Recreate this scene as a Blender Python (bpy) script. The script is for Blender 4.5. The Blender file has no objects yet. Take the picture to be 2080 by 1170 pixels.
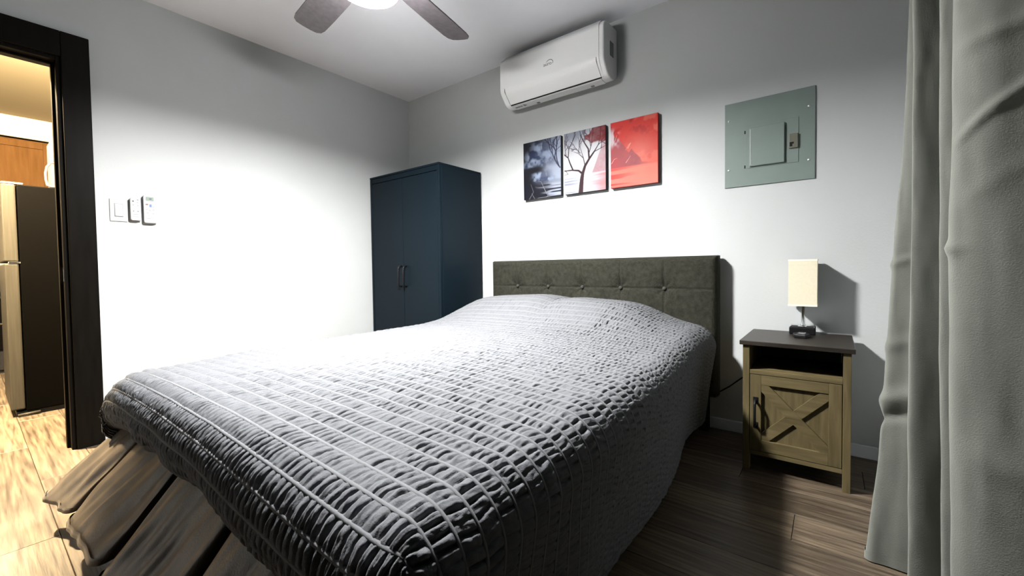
import bpy, bmesh, math, random
import numpy as np
from mathutils import Vector, Matrix

random.seed(7)
rng = np.random.default_rng(7)
SC = bpy.context.scene
COL = SC.collection

# ------------------------------------------------------------------ camera
F_PX, CX, CY = 850.676, 1043.928, 570.332
yaw, pitch, roll = math.radians(37.307), math.radians(1.669), math.radians(-0.748)
fw = Vector((-math.sin(yaw) * math.cos(pitch), math.cos(yaw) * math.cos(pitch), -math.sin(pitch)))
rt = Vector((math.cos(yaw), math.sin(yaw), 0))
up = rt.cross(fw)
RT = rt * math.cos(roll) + up * math.sin(roll)
UP = up * math.cos(roll) - rt * math.sin(roll)
cam_data = bpy.data.cameras.new('camera')
cam = bpy.data.objects.new('camera', cam_data)
COL.objects.link(cam)
m = Matrix(((RT.x, UP.x, -fw.x, 3.103), (RT.y, UP.y, -fw.y, -2.515), (RT.z, UP.z, -fw.z, 0.902), (0, 0, 0, 1)))
cam.matrix_world = m
cam_data.sensor_width = 36
cam_data.lens = F_PX / 2080 * 36
cam_data.shift_x = (1040 - CX) / 2080
cam_data.shift_y = (CY - 585) / 2080
cam_data.clip_start = 0.02
SC.camera = cam

# ------------------------------------------------------------------ world, light, exposure
w = bpy.data.worlds.new('world')
SC.world = w
w.use_nodes = True
w.node_tree.nodes['Background'].inputs[0].default_value = (0.6, 0.7, 0.8, 1)
w.node_tree.nodes['Background'].inputs[1].default_value = 0.004
SC.view_settings.view_transform = 'Standard'
SC.view_settings.look = 'None'
SC.view_settings.gamma = 1.0
SC.view_settings.use_curve_mapping = False
SC.view_settings.exposure = 0.0
SC.cycles.max_bounces = 6
SC.cycles.diffuse_bounces = 1
SC.cycles.use_denoising = True

FAN_LENS = 1850.0        # radiance of the fan's light lens
KITCHEN_W = 3000.0       # kitchen ceiling lamp


def point_lamp(name, loc, power, color, size):
    l = bpy.data.lights.new(name, 'POINT')
    l.energy = power
    l.color = color
    l.shadow_soft_size = size
    o = bpy.data.objects.new(name, l)
    COL.objects.link(o)
    o.location = loc
    return o


point_lamp('kitchen_lamp', (-0.43, -2.74, 2.385), KITCHEN_W, (1.0, 0.79, 0.50), 0.05)

H = 2.44

# ------------------------------------------------------------------ materials
MATS = {}


def mat(name, color, rough=0.6, metal=0.0, var=0.0, vscale=8.0, bump=0.0, bscale=60.0, spec=0.5,
        stretch=None, color2=None, rand=0.0, emit=None, attr=None, sheen=0.0, detail=6.0, coat=0.0):
    if name in MATS:
        return MATS[name]
    mt = bpy.data.materials.new(name)
    mt.use_nodes = True
    nt = mt.node_tree
    N, L = nt.nodes, nt.links
    b = N['Principled BSDF']
    b.inputs['Base Color'].default_value = (*color, 1)
    b.inputs['Roughness'].default_value = rough
    b.inputs['Metallic'].default_value = metal
    b.inputs['Specular IOR Level'].default_value = spec
    b.inputs['Sheen Weight'].default_value = sheen
    b.inputs['Coat Weight'].default_value = coat
    tc = N.new('ShaderNodeTexCoord')
    vec = tc.outputs['Object']
    if stretch:
        mp = N.new('ShaderNodeMapping')
        mp.inputs['Scale'].default_value = stretch
        L.new(vec, mp.inputs['Vector'])
        vec = mp.outputs['Vector']
        if rand:
            oi = N.new('ShaderNodeObjectInfo')
            mm = N.new('ShaderNodeMath')
            mm.operation = 'MULTIPLY'
            mm.inputs[1].default_value = 57.0
            L.new(oi.outputs['Random'], mm.inputs[0])
            va = N.new('ShaderNodeVectorMath')
            va.operation = 'ADD'
            L.new(vec, va.inputs[0])
            L.new(mm.outputs[0], va.inputs[1])
            vec = va.outputs[0]
    base_out = None
    if attr:
        a = N.new('ShaderNodeVertexColor')
        a.layer_name = attr
        base_out = a.outputs['Color']
    if var or color2:
        nz = N.new('ShaderNodeTexNoise')
        nz.inputs['Scale'].default_value = vscale
        nz.inputs['Detail'].default_value = detail
        L.new(vec, nz.inputs['Vector'])
        rp = N.new('ShaderNodeValToRGB')
        c2 = color2 or tuple(c * (1 + var) for c in color)
        c1 = color if color2 else tuple(c * (1 - var) for c in color)
        rp.color_ramp.elements[0].position = 0.32
        rp.color_ramp.elements[1].position = 0.68
        rp.color_ramp.elements[0].color = (*c1, 1)
        rp.color_ramp.elements[1].color = (*c2, 1)
        L.new(nz.outputs['Fac'], rp.inputs['Fac'])
        base_out = rp.outputs['Color']
        if rand:
            hs = N.new('ShaderNodeHueSaturation')
            oi2 = N.new('ShaderNodeObjectInfo')
            mr = N.new('ShaderNodeMapRange')
            mr.inputs['To Min'].default_value = 1 - rand
            mr.inputs['To Max'].default_value = 1 + rand
            L.new(oi2.outputs['Random'], mr.inputs['Value'])
            L.new(mr.outputs['Result'], hs.inputs['Value'])
            L.new(base_out, hs.inputs['Color'])
            base_out = hs.outputs['Color']
    if base_out is not None:
        L.new(base_out, b.inputs['Base Color'])
    if bump:
        nb = N.new('ShaderNodeTexNoise')
        nb.inputs['Scale'].default_value = bscale
        nb.inputs['Detail'].default_value = 4
        L.new(vec, nb.inputs['Vector'])
        bp = N.new('ShaderNodeBump')
        bp.inputs['Strength'].default_value = bump
        bp.inputs['Distance'].default_value = 0.004
        L.new(nb.outputs['Fac'], bp.inputs['Height'])
        L.new(bp.outputs['Normal'], b.inputs['Normal'])
    if emit:
        b.inputs['Emission Color'].default_value = (*emit[0], 1)
        b.inputs['Emission Strength'].default_value = emit[1]
    MATS[name] = mt
    return mt


def weave_mat(name, c1, c2, scale, rough=0.9, bump=0.35):
    """woven cloth: crossed fine noise streaks"""
    mt = bpy.data.materials.new(name)
    mt.use_nodes = True
    N, L = mt.node_tree.nodes, mt.node_tree.links
    b = N['Principled BSDF']
    b.inputs['Roughness'].default_value = rough
    b.inputs['Specular IOR Level'].default_value = 0.15
    tc = N.new('ShaderNodeTexCoord')
    outs = []
    for st in ((scale, scale * 0.12, scale), (scale * 0.12, scale, scale * 0.12)):
        mp = N.new('ShaderNodeMapping')
        mp.inputs['Scale'].default_value = st
        L.new(tc.outputs['Object'], mp.inputs['Vector'])
        nz = N.new('ShaderNodeTexNoise')
        nz.inputs['Scale'].default_value = 1.0
        nz.inputs['Detail'].default_value = 3
        L.new(mp.outputs['Vector'], nz.inputs['Vector'])
        outs.append(nz.outputs['Fac'])
    ad = N.new('ShaderNodeMath')
    ad.operation = 'ADD'
    L.new(outs[0], ad.inputs[0])
    L.new(outs[1], ad.inputs[1])
    rp = N.new('ShaderNodeMapRange')
    rp.inputs['From Min'].default_value = 0.7
    rp.inputs['From Max'].default_value = 1.3
    L.new(ad.outputs[0], rp.inputs['Value'])
    mx = N.new('ShaderNodeMix')
    mx.data_type = 'RGBA'
    mx.inputs['A'].default_value = (*c1, 1)
    mx.inputs['B'].default_value = (*c2, 1)
    L.new(rp.outputs['Result'], mx.inputs['Factor'])
    L.new(mx.outputs['Result'], b.inputs['Base Color'])
    bp = N.new('ShaderNodeBump')
    bp.inputs['Strength'].default_value = bump
    bp.inputs['Distance'].default_value = 0.002
    L.new(ad.outputs[0], bp.inputs['Height'])
    L.new(bp.outputs['Normal'], b.inputs['Normal'])
    MATS[name] = mt
    return mt


M_WALL = mat('wall_paint', (0.50, 0.52, 0.517), 0.75, var=0.02, vscale=3, bump=0.12, bscale=140, spec=0.2)
M_CEIL = mat('ceiling_paint', (0.84, 0.86, 0.91), 0.85, var=0.02, vscale=3, bump=0.15, bscale=110, spec=0.15)
M_BASE = mat('baseboard_paint', (0.66, 0.68, 0.70), 0.45)
M_DARKWOOD = mat('dark_stained_trim', (0.0030, 0.0025, 0.0018), 0.45, color2=(0.0055, 0.0045, 0.0033), vscale=6, stretch=(8, 8, 1), spec=0.05)
M_PLANK = mat('wood_plank', (0.036, 0.025, 0.016), 0.42, color2=(0.150, 0.115, 0.078), vscale=3.2, stretch=(1.4, 22, 5), rand=0.28,
              bump=0.18, bscale=6, detail=8)
M_SUBFLOOR = mat('subfloor', (0.03, 0.022, 0.015), 0.9)
M_METALNAVY = mat('navy_enamel', (0.0035, 0.0082, 0.0125), 0.45, var=0.08, vscale=3, bump=0.05, bscale=200, spec=0.10)
M_BLACK = mat('black_satin', (0.006, 0.006, 0.007), 0.45, spec=0.2)
M_BLACKGAP = mat('black_gap', (0.004, 0.004, 0.004), 0.9)
M_WHITEPL = mat('white_plastic', (0.84, 0.85, 0.85), 0.35)
M_WHITEPL2 = mat('white_plastic_dull', (0.74, 0.75, 0.74), 0.45)
M_GREYPL = mat('grey_plastic', (0.16, 0.17, 0.17), 0.45)
M_LCD = mat('lcd_glass', (0.20, 0.25, 0.22), 0.3, spec=0.2)
M_REMOTE = mat('remote_white', (0.44, 0.445, 0.44), 0.5, spec=0.2)
M_REMOTE2 = mat('remote_button_grey', (0.30, 0.31, 0.33), 0.5, spec=0.2)
M_REMOTE3 = mat('remote_button_dark', (0.10, 0.11, 0.12), 0.5, spec=0.2)
M_BLUEBTN = mat('blue_button', (0.06, 0.13, 0.34), 0.4)
M_REDBTN = mat('brown_button', (0.16, 0.075, 0.06), 0.4)
M_PANEL = mat('grey_enamel', (0.165, 0.210, 0.192), 0.5, var=0.05, vscale=6, bump=0.12, bscale=260)
M_SCREW = mat('screw_zinc', (0.75, 0.76, 0.75), 0.3, metal=0.8)
M_LATCH = mat('latch_brown', (0.12, 0.12, 0.09), 0.5)
M_NSWOOD = mat('greige_oak', (0.075, 0.058, 0.025), 0.7, spec=0.2, color2=(0.125, 0.098, 0.046), vscale=3.5, stretch=(14, 14, 1.6), bump=0.15, bscale=9)
M_NSWOODH = mat('greige_oak_cross', (0.075, 0.058, 0.025), 0.7, spec=0.2, color2=(0.125, 0.098, 0.046), vscale=3.5, stretch=(1.6, 14, 14), bump=0.15, bscale=9)
M_NSTOP = mat('dark_walnut_top', (0.012, 0.009, 0.0065), 0.42, color2=(0.026, 0.020, 0.015), vscale=4, stretch=(1.5, 18, 6))
M_SHADE = mat('cream_linen', (0.70, 0.64, 0.48), 0.85, var=0.03, vscale=90, bump=0.1, bscale=300)
M_SHADETRIM = mat('cream_linen_trim', (0.88, 0.82, 0.66), 0.8)
M_CHROME = mat('chrome', (0.75, 0.76, 0.78), 0.12, metal=1.0)
M_STEEL = mat('brushed_steel', (0.030, 0.027, 0.021), 0.5, metal=0.0, spec=0.1, var=0.15, vscale=4, stretch=(30, 30, 1))
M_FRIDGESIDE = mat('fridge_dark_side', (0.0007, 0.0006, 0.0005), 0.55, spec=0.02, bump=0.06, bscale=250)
M_CABINET = mat('honey_maple', (0.040, 0.019, 0.0065), 0.7, spec=0.0, color2=(0.056, 0.028, 0.0105), vscale=3, stretch=(10, 10, 1.2))
M_CREAM = mat('kitchen_cream', (0.24, 0.205, 0.155), 0.6)
M_BUTTON = mat('headboard_button', (0.036, 0.035, 0.028), 0.8)
M_HEAD = weave_mat('charcoal_olive_linen', (0.012, 0.012, 0.0085), (0.034, 0.0335, 0.0245), 330)
M_COMF = mat('grey_gathered_cotton', (0.117, 0.121, 0.129), 1.0, var=0.06, vscale=40, bump=0.25, bscale=330, spec=0.0)
M_RIBBON = mat('grey_ribbon', (0.142, 0.146, 0.152), 1.0, spec=0.0, bump=0.1, bscale=400)
M_SKIRT = mat('brown_grey_satin', (0.060, 0.048, 0.037), 0.36, var=0.35, vscale=16, bump=0.2, bscale=260, spec=0.4, sheen=0.1)
M_CURT = mat('grey_blackout_cloth', (0.145, 0.153, 0.132), 0.75, var=0.07, vscale=14, bump=0.2, bscale=420, spec=0.25, sheen=0.25)
M_MATTRESS = mat('mattress_tick', (0.30, 0.30, 0.30), 0.9)
M_FANBLADE = mat('fan_blade_espresso', (0.10, 0.09, 0.098), 0.5, color2=(0.14, 0.125, 0.135), vscale=4, stretch=(10, 10, 10))
M_FANMETAL = mat('fan_nickel', (0.55, 0.55, 0.55), 0.35, metal=0.9)
M_BAND = mat('fan_light_glass_band', (0.9, 0.9, 0.9), 0.5, emit=((1.0, 0.985, 0.98), 185.0))
M_LENS = mat('fan_light_lens', (0.9, 0.9, 0.9), 0.5, emit=((1.0, 0.985, 0.97), FAN_LENS))
M_ART = mat('canvas_print', (1, 1, 1), 0.65, attr='print', spec=0.2)
M_ARTEDGE_DARK = mat('canvas_edge_dark', (0.012, 0.010, 0.014), 0.8)
M_ARTEDGE_RED = mat('canvas_edge_red', (0.20, 0.012, 0.015), 0.8)

# ------------------------------------------------------------------ mesh helpers
ORIGIN = {}


class MB:
    """collects shapes in world coordinates and links them as one mesh object"""

    def __init__(self):
        self.v, self.f, self.sm = [], [], []

    def add_bm(self, bm, smooth=False):
        o = len(self.v)
        bm.verts.ensure_lookup_table()
        for i, v in enumerate(bm.verts):
            v.index = i
            self.v.append(tuple(v.co))
        for f in bm.faces:
            self.f.append([o + v.index for v in f.verts])
            self.sm.append(smooth)
        bm.free()
        return self

    def box(self, x0, x1, y0, y1, z0, z1, bev=0.0, seg=2, rot=None, pivot=None):
        bm = bmesh.new()
        bmesh.ops.create_cube(bm, size=1)
        c = Vector(((x0 + x1) / 2, (y0 + y1) / 2, (z0 + z1) / 2))
        d = Vector((x1 - x0, y1 - y0, z1 - z0))
        for v in bm.verts:
            v.co = Vector((v.co.x * d.x, v.co.y * d.y, v.co.z * d.z)) + c
        if bev > 0:
            bev = min(bev, min(abs(d.x), abs(d.y), abs(d.z)) * 0.45)
            bmesh.ops.bevel(bm, geom=bm.edges[:], offset=bev, segments=seg, affect='EDGES', profile=0.5)
        if rot is not None:
            pv = Vector(pivot) if pivot else c
            for v in bm.verts:
                v.co = rot @ (v.co - pv) + pv
        return self.add_bm(bm, False)

    def prism(self, pts, axis, a0, a1, bev=0.0, smooth=False):
        """2-D outline pts extruded along axis"""
        bm = bmesh.new()

        def mk(p, a):
            if axis == 'x':
                return (a, p[0], p[1])
            if axis == 'y':
                return (p[0], a, p[1])
            return (p[0], p[1], a)
        A = [bm.verts.new(mk(p, a0)) for p in pts]
        B = [bm.verts.new(mk(p, a1)) for p in pts]
        n = len(pts)
        for i in range(n):
            bm.faces.new((A[i], A[(i + 1) % n], B[(i + 1) % n], B[i]))
        bm.faces.new(A[::-1])
        bm.faces.new(B)
        bmesh.ops.recalc_face_normals(bm, faces=bm.faces)
        if bev:
            bmesh.ops.bevel(bm, geom=[e for e in bm.edges if len(e.link_faces) == 2 and e.calc_face_angle(0) > 0.6],
                            offset=bev, segments=2, affect='EDGES', profile=0.5)
        return self.add_bm(bm, smooth)

    def tube(self, path, r, seg=10, caps=True):
        pts = [Vector(p) for p in path]
        n = len(pts)
        rs = r if isinstance(r, (list, tuple)) else [r] * n
        o = len(self.v)
        prev = None
        for i, p in enumerate(pts):
            t = (pts[min(i + 1, n - 1)] - pts[max(i - 1, 0)]).normalized()
            if prev is None:
                ref = Vector((0, 0, 1)) if abs(t.z) < 0.9 else Vector((1, 0, 0))
                a = t.cross(ref).normalized()
            else:
                a = (prev - t * prev.dot(t)).normalized()
            prev = a
            b = t.cross(a)
            for k in range(seg):
                th = 2 * math.pi * k / seg
                self.v.append(tuple(p + (a * math.cos(th) + b * math.sin(th)) * rs[i]))
        for i in range(n - 1):
            for k in range(seg):
                k2 = (k + 1) % seg
                self.f.append([o + i * seg + k, o + i * seg + k2, o + (i + 1) * seg + k2, o + (i + 1) * seg + k])
                self.sm.append(True)
        if caps:
            self.f.append([o + k for k in range(seg)][::-1])
            self.sm.append(False)
            self.f.append([o + (n - 1) * seg + k for k in range(seg)])
            self.sm.append(False)
        return self

    def lathe(self, prof, c, seg=32, axis='z', smooth=True):
        """prof: (radius, height) pairs, around axis through c"""
        o = len(self.v)
        c = Vector(c)
        for (r, h) in prof:
            for k in range(seg):
                th = 2 * math.pi * k / seg
                u, v = r * math.cos(th), r * math.sin(th)
                d = (u, v, h) if axis == 'z' else ((u, h, v) if axis == 'y' else (h, u, v))
                self.v.append(tuple(c + Vector(d)))
        n = len(prof)
        for i in range(n - 1):
            for k in range(seg):
                k2 = (k + 1) % seg
                self.f.append([o + i * seg + k, o + i * seg + k2, o + (i + 1) * seg + k2, o + (i + 1) * seg + k])
                self.sm.append(smooth)
        self.f.append([o + k for k in range(seg)][::-1])
        self.sm.append(False)
        self.f.append([o + (n - 1) * seg + k for k in range(seg)])
        self.sm.append(False)
        return self

    def build(self, name, material, parent=None, origin=None):
        if parent is not None:
            org = ORIGIN[parent.name]
        else:
            if origin is None:
                a = np.array(self.v)
                lo, hi = a.min(0), a.max(0)
                origin = Vector(((lo[0] + hi[0]) / 2, (lo[1] + hi[1]) / 2, lo[2]))
            org = Vector(origin)
        me = bpy.data.meshes.new(name)
        me.from_pydata([(x - org.x, y - org.y, z - org.z) for x, y, z in self.v], [], self.f)
        me.polygons.foreach_set('use_smooth', self.sm)
        bm = bmesh.new()
        bm.from_mesh(me)
        bmesh.ops.recalc_face_normals(bm, faces=bm.faces)
        bm.to_mesh(me)
        bm.free()
        me.materials.append(material)
        o = bpy.data.objects.new(name, me)
        COL.objects.link(o)
        if parent is not None:
            o.parent = parent
        else:
            o.location = org
        ORIGIN[o.name] = org
        return o


def grid_obj(name, P, material, parent=None, smooth=True, origin=None, colors=None, flip=False):
    """object from an (ni, nj, 3) array of world points"""
    ni, nj = P.shape[:2]
    org = ORIGIN[parent.name] if parent is not None else Vector(origin if origin is not None else (0, 0, 0))
    V = P.reshape(-1, 3) - np.array(org)
    idx = np.arange(ni * nj).reshape(ni, nj)
    q = np.stack([idx[:-1, :-1], idx[1:, :-1], idx[1:, 1:], idx[:-1, 1:]], -1).reshape(-1, 4)
    if flip:
        q = q[:, ::-1]
    me = bpy.data.meshes.new(name)
    me.vertices.add(len(V))
    me.vertices.foreach_set('co', V.astype(np.float32).ravel())
    me.loops.add(q.size)
    me.loops.foreach_set('vertex_index', q.astype(np.int32).ravel())
    me.polygons.add(len(q))
    me.polygons.foreach_set('loop_start', np.arange(0, q.size, 4, dtype=np.int32))
    me.polygons.foreach_set('use_smooth', np.full(len(q), smooth))
    me.update(calc_edges=True)
    if colors is not None:
        ca = me.color_attributes.new('print', 'FLOAT_COLOR', 'POINT')
        c4 = np.ones((len(V), 4), np.float32)
        c4[:, :3] = colors.reshape(-1, 3)
        ca.data.foreach_set('color', c4.ravel())
    me.materials.append(material)
    o = bpy.data.objects.new(name, me)
    COL.objects.link(o)
    if parent is not None:
        o.parent = parent
    else:
        o.location = org
    ORIGIN[o.name] = org
    return o


def thing(name, label, cat, loc, group=None):
    o = bpy.data.objects.new(name, None)
    o.empty_display_size = 0.05
    COL.objects.link(o)
    o.location = loc
    ORIGIN[o.name] = Vector(loc)
    return tag(o, label, cat, group)


def tag(o, label, cat, group=None):
    o['label'] = label
    o['category'] = cat
    if group:
        o['group'] = group
    return o


def struct(o):
    o['kind'] = 'structure'
    return o


def vnoise(x, y, seed=0):
    """smooth value noise for numpy arrays"""
    x = np.asarray(x, float)
    y = np.asarray(y, float)
    xi, yi = np.floor(x).astype(np.int64), np.floor(y).astype(np.int64)
    fx, fy = x - xi, y - yi
    fx, fy = fx * fx * (3 - 2 * fx), fy * fy * (3 - 2 * fy)

    def h(a, b):
        n = (a * 374761393 + b * 668265263 + seed * 982451653) & 0x7fffffff
        n = ((n ^ (n >> 13)) * 1274126177) & 0x7fffffff
        return ((n ^ (n >> 16)) & 0xffff) / 65535.0
    return ((h(xi, yi) * (1 - fx) + h(xi + 1, yi) * fx) * (1 - fy) + (h(xi, yi + 1) * (1 - fx) + h(xi + 1, yi + 1) * fx) * fy)


def fbm(x, y, seed=0, oct=4):
    s, a, t = 0, 0.5, 0
    for k in range(oct):
        s = s + a * vnoise(x * 2 ** k, y * 2 ** k, seed + k * 17)
        t += a
        a *= 0.5
    return s / t


def sstep(a, b, x):
    t = np.clip((x - a) / (b - a), 0, 1)
    return t * t * (3 - 2 * t)


# ------------------------------------------------------------------ room shell
XR = 3.47          # right wall
YB = -3.4          # how far the room is built behind the camera
DOOR_Y0, DOOR_Y1, DOOR_Z = -2.188, -2.96, 1.994

b = MB()
b.box(-3.7, XR + 0.12, YB, 0.12, -0.06, -0.012)
floor = struct(b.build('floor', M_SUBFLOOR))

# planks laid along x, staggered; each one its own piece of the floor
PW, PL, GAP = 0.18, 1.22, 0.0016
plank_cache = {}
forg = ORIGIN[floor.name]
row = 0
y = 0.0
while y > YB:
    off = (0.0, 0.41, 0.83, 0.2, 0.62)[row % 5]
    x = -3.7 - off
    x_end = XR
    while x < x_end:
        a, c = max(x, -3.7), min(x + PL, x_end)
        if c - a > 0.03:
            y0 = max(y - PW, YB)
            key = (round(c - a, 3), round(y - y0, 3))
            if key not in plank_cache:
                bm = bmesh.new()
                bmesh.ops.create_cube(bm, size=1)
                for v in bm.verts:
                    v.co = Vector((v.co.x * (key[0] - GAP), v.co.y * (key[1] - GAP), v.co.z * 0.012))
                bmesh.ops.bevel(bm, geom=[e for e in bm.edges if e.verts[0].co.z > 0 and e.verts[1].co.z > 0],
                                offset=0.0012, segments=1, affect='EDGES')
                me = bpy.data.meshes.new('plank')
                bm.to_mesh(me)
                bm.free()
                me.materials.append(M_PLANK)
                plank_cache[key] = me
            o = bpy.data.objects.new('plank', plank_cache[key])
            COL.objects.link(o)
            o.parent = floor
            o.location = Vector(((a + c) / 2, (y + y0) / 2, -0.006)) - forg
        x += PL
    y -= PW
    row += 1

b = MB()
b.box(-0.12, XR + 0.12, YB, 0.12, H, H + 0.1)
struct(b.build('ceiling', M_CEIL))
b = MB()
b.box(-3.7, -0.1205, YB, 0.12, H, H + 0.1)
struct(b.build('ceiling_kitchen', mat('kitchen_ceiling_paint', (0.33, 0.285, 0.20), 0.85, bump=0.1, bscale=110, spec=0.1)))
b = MB()
b.box(-0.12, XR + 0.12, 0.0, 0.12, 0, H)
struct(b.build('wall_back', M_WALL))
b = MB()
b.box(-0.12, 0.0, DOOR_Y0, 0.0, 0, H)
b.box(-0.12, 0.0, DOOR_Y1, DOOR_Y0, DOOR_Z, H)
b.box(-0.12, 0.0, YB, DOOR_Y1, 0, H)
struct(b.build('wall_left', M_WALL))
b = MB()
b.box(XR, XR + 0.12, -1.5, 0.0, 0, H)
struct(b.build('wall_right', M_WALL))
b = MB()
b.box(-0.12, 1.5, YB - 0.1, YB, 0, H)
struct(b.build('wall_front', M_WALL))
# kitchen walls seen through the doorway
b = MB()
b.box(-3.7, -3.55, YB, -1.62, 0, H)
struct(b.build('wall_kitchen_far', M_CREAM))
b = MB()
b.box(-3.55, -0.12, -1.62, -1.5, 0, H)
struct(b.build('wall_kitchen_side', M_CREAM))
b = MB()
b.box(-3.55, -3.2, YB, -1.62, 2.25, H)
b.box(-3.2, -3.18, YB, -1.62, 2.235, 2.275, 0.005)
struct(b.build('trim_soffit', M_CREAM))

# baseboards
b = MB()
b.box(0.0, XR, -0.014, 0.0, 0, 0.062, 0.004)
struct(b.build('baseboard_back', M_BASE))
b = MB()
b.box(0.0, 0.014, DOOR_Y0 + 0.104, -0.014, 0, 0.062, 0.004)
struct(b.build('baseboard_left', M_BASE))

# dark door casing, jamb and stop
CW = 0.103
door = MB()
door.box(0.0, 0.022, DOOR_Y0 + 0.0, DOOR_Y0 + CW, 0, DOOR_Z + 0.126, 0.003)
casing = struct(door.build('trim_1', M_DARKWOOD))
b = MB()
b.box(0.0, 0.022, DOOR_Y1 - CW, DOOR_Y0 - 0.0005, DOOR_Z, DOOR_Z + 0.126, 0.003)
struct(b.build('trim_2', M_DARKWOOD))
b = MB()
b.box(0.0, 0.022, DOOR_Y1 - CW, DOOR_Y1, 0, DOOR_Z - 0.0005, 0.003)
struct(b.build('trim_3', M_DARKWOOD))
b = MB()
b.box(-0.135, 0.004, DOOR_Y0 - 0.018, DOOR_Y0 - 0.0005, 0, DOOR_Z - 0.0005, 0.002)
b.box(-0.135, 0.004, DOOR_Y1 + 0.0005, DOOR_Y1 + 0.018, 0, DOOR_Z - 0.0005, 0.002)
b.box(-0.135, 0.004, DOOR_Y1 + 0.018, DOOR_Y0 - 0.018, DOOR_Z - 0.018, DOOR_Z - 0.0005, 0.002)
b.box(-0.085, -0.05, DOOR_Y0 - 0.030, DOOR_Y0 - 0.018, 0, DOOR_Z - 0.018, 0.002)
b.box(-0.085, -0.05, DOOR_Y1 + 0.018, DOOR_Y0 - 0.018, DOOR_Z - 0.030, DOOR_Z - 0.018, 0.002)
jamb = struct(b.build('door_1', M_DARKWOOD))
b = MB()
b.box(-0.036, -0.008, DOOR_Y0 - 0.0205, DOOR_Y0 - 0.018, 0.865, 0.935, 0.001)
sp = b.build('strike_plate', M_CHROME, jamb)
sp['label'] = 'shiny strike plate'

# ------------------------------------------------------------------ bed
bed = thing('bed', 'queen bed with charcoal button-tufted headboard against the white wall', 'bed', (1.835, -1.15, 0))
HX0, HX1, HZ0, HZ1, HYF, HYB = 1.054, 2.616, 0.20, 0.959, -0.112, -0.022
BX = [1.294, 1.553, 1.814, 2.075, 2.338]
BZ = 0.777
nu, nv = 261, 131
ux = np.linspace(HX0, HX1, nu)
vz = np.linspace(HZ0, HZ1, nv)
X, Z = np.meshgrid(ux, vz, indexing='ij')
dep = np.zeros_like(X)
for bx in BX:
    for bz in (BZ, BZ - 0.26):
        r2 = ((X - bx) / 0.05) ** 2 + ((Z - bz) / 0.05) ** 2
        dep += 0.016 * np.exp(-r2 * 1.2)
        r = np.sqrt((X - bx) ** 2 + (Z - bz) ** 2)
        ang = np.arctan2(Z - bz, X - bx)
        dep += 0.0035 * np.exp(-(r / 0.055) ** 2) * (1 + np.cos(ang * 8)) * (r > 0.01)
    dep += 0.007 * np.exp(-((X - bx) / 0.005) ** 2)
dep += 0.0045 * np.exp(-((Z - BZ) / 0.005) ** 2) + 0.0045 * np.exp(-((Z - BZ + 0.26) / 0.005) ** 2)
R = 0.032
ex = np.minimum(X - HX0, HX1 - X)
ez = HZ1 - Z
e = np.minimum(ex, ez)
# rounded border
t = np.clip(1 - e / R, 0, 1)
rnd = R * (1 - np.sqrt(np.clip(1 - t * t, 0, 1)))
pil = 0.006 * (1 - np.clip(e / 0.12, 0, 1)) ** 2
Y = HYF + np.minimum(dep, 0.03) * np.clip(e / 0.03, 0, 1) + rnd + pil
Pf = np.stack([X, Y, Z], -1)
# wrap sides to the back
ring = []
rim = np.concatenate([np.stack([np.full(nv, HX0), vz], -1), np.stack([ux[1:], np.full(nu - 1, HZ1)], -1),
                      np.stack([np.full(nv - 1, HX1), vz[::-1][1:]], -1)])
rimY = np.concatenate([Y[0, :], Y[1:, -1], Y[-1, ::-1][1:]])
S = np.zeros((len(rim), 4, 3))
for k, fr in enumerate((0, 0.3, 0.9, 1.0)):
    S[:, k, 0] = rim[:, 0]
    S[:, k, 2] = rim[:, 1]
    S[:, k, 1] = rimY * (1 - fr) + HYB * fr
cen = np.array([(HX0 + HX1) / 2, 0, 0.5])
S[:, 3, 0] += (cen[0] - S[:, 3, 0]) * 0.004
head = grid_obj('headboard', Pf, M_HEAD, bed, flip=False)
side = grid_obj('headboard_border', S, M_HEAD, head, flip=True)
b = MB()
b.box(HX0 + 0.004, HX1 - 0.004, HYB - 0.006, HYB, HZ0, HZ1 - 0.004)
b.box(HX0 + 0.004, HX1 - 0.004, -0.105, HYB, HZ0, HZ0 + 0.02)
b.build('headboard_back', M_HEAD, head)
for bx in BX:
    b = MB()
    b.lathe([(0.0115, 0.010), (0.0112, 0.0), (0.009, -0.004), (0.005, -0.0065), (0.001, -0.007)], (bx, HYF + 0.014, BZ), 14, 'y')
    b.build('button', M_BUTTON, head)
for lx in (HX0 + 0.06, HX1 - 0.10):
    b = MB()
    b.box(lx, lx + 0.05, -0.085, -0.03, 0.0, HZ0 + 0.01, 0.004)
    b.build('leg', M_BLACK, bed)
b = MB()
b.box(1.11, 2.51, -2.04, -0.14, 0.14, 0.30, 0.02)
b.build('box_spring', M_MATTRESS, bed)
b = MB()
b.box(1.09, 2.55, -2.05, -0.14, 0.302, 0.505, 0.05, 3)
b.build('mattress', M_MATTRESS, bed)
for lx, ly in ((1.15, -1.98), (2.45, -1.98), (1.15, -0.3), (2.45, -0.3)):
    b = MB()
    b.lathe([(0.022, 0.0), (0.026, 0.145)], (lx, ly, 0.0), 12)
    b.build('leg', M_BLACK, bed)

# ------------------------------------------------------------------ comforter
XL, XRt, YF, YH = 0.985, 2.685, -2.215, -0.128
RX, RY = 0.095, 0.11


FOOT_TURN = math.radians(148)


def drop_curve(s, r, turn):
    """s: arc length past the start of the edge rounding -> (outward, downward); turn: angle the roll goes through"""
    th = np.clip(s / r, 0, turn)
    rest = np.clip(s - r * turn, 0, None)
    out = r * np.sin(th) + rest * math.cos(turn)
    dn = r * (1 - np.cos(th)) + rest * math.sin(turn)
    return out, dn


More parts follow.
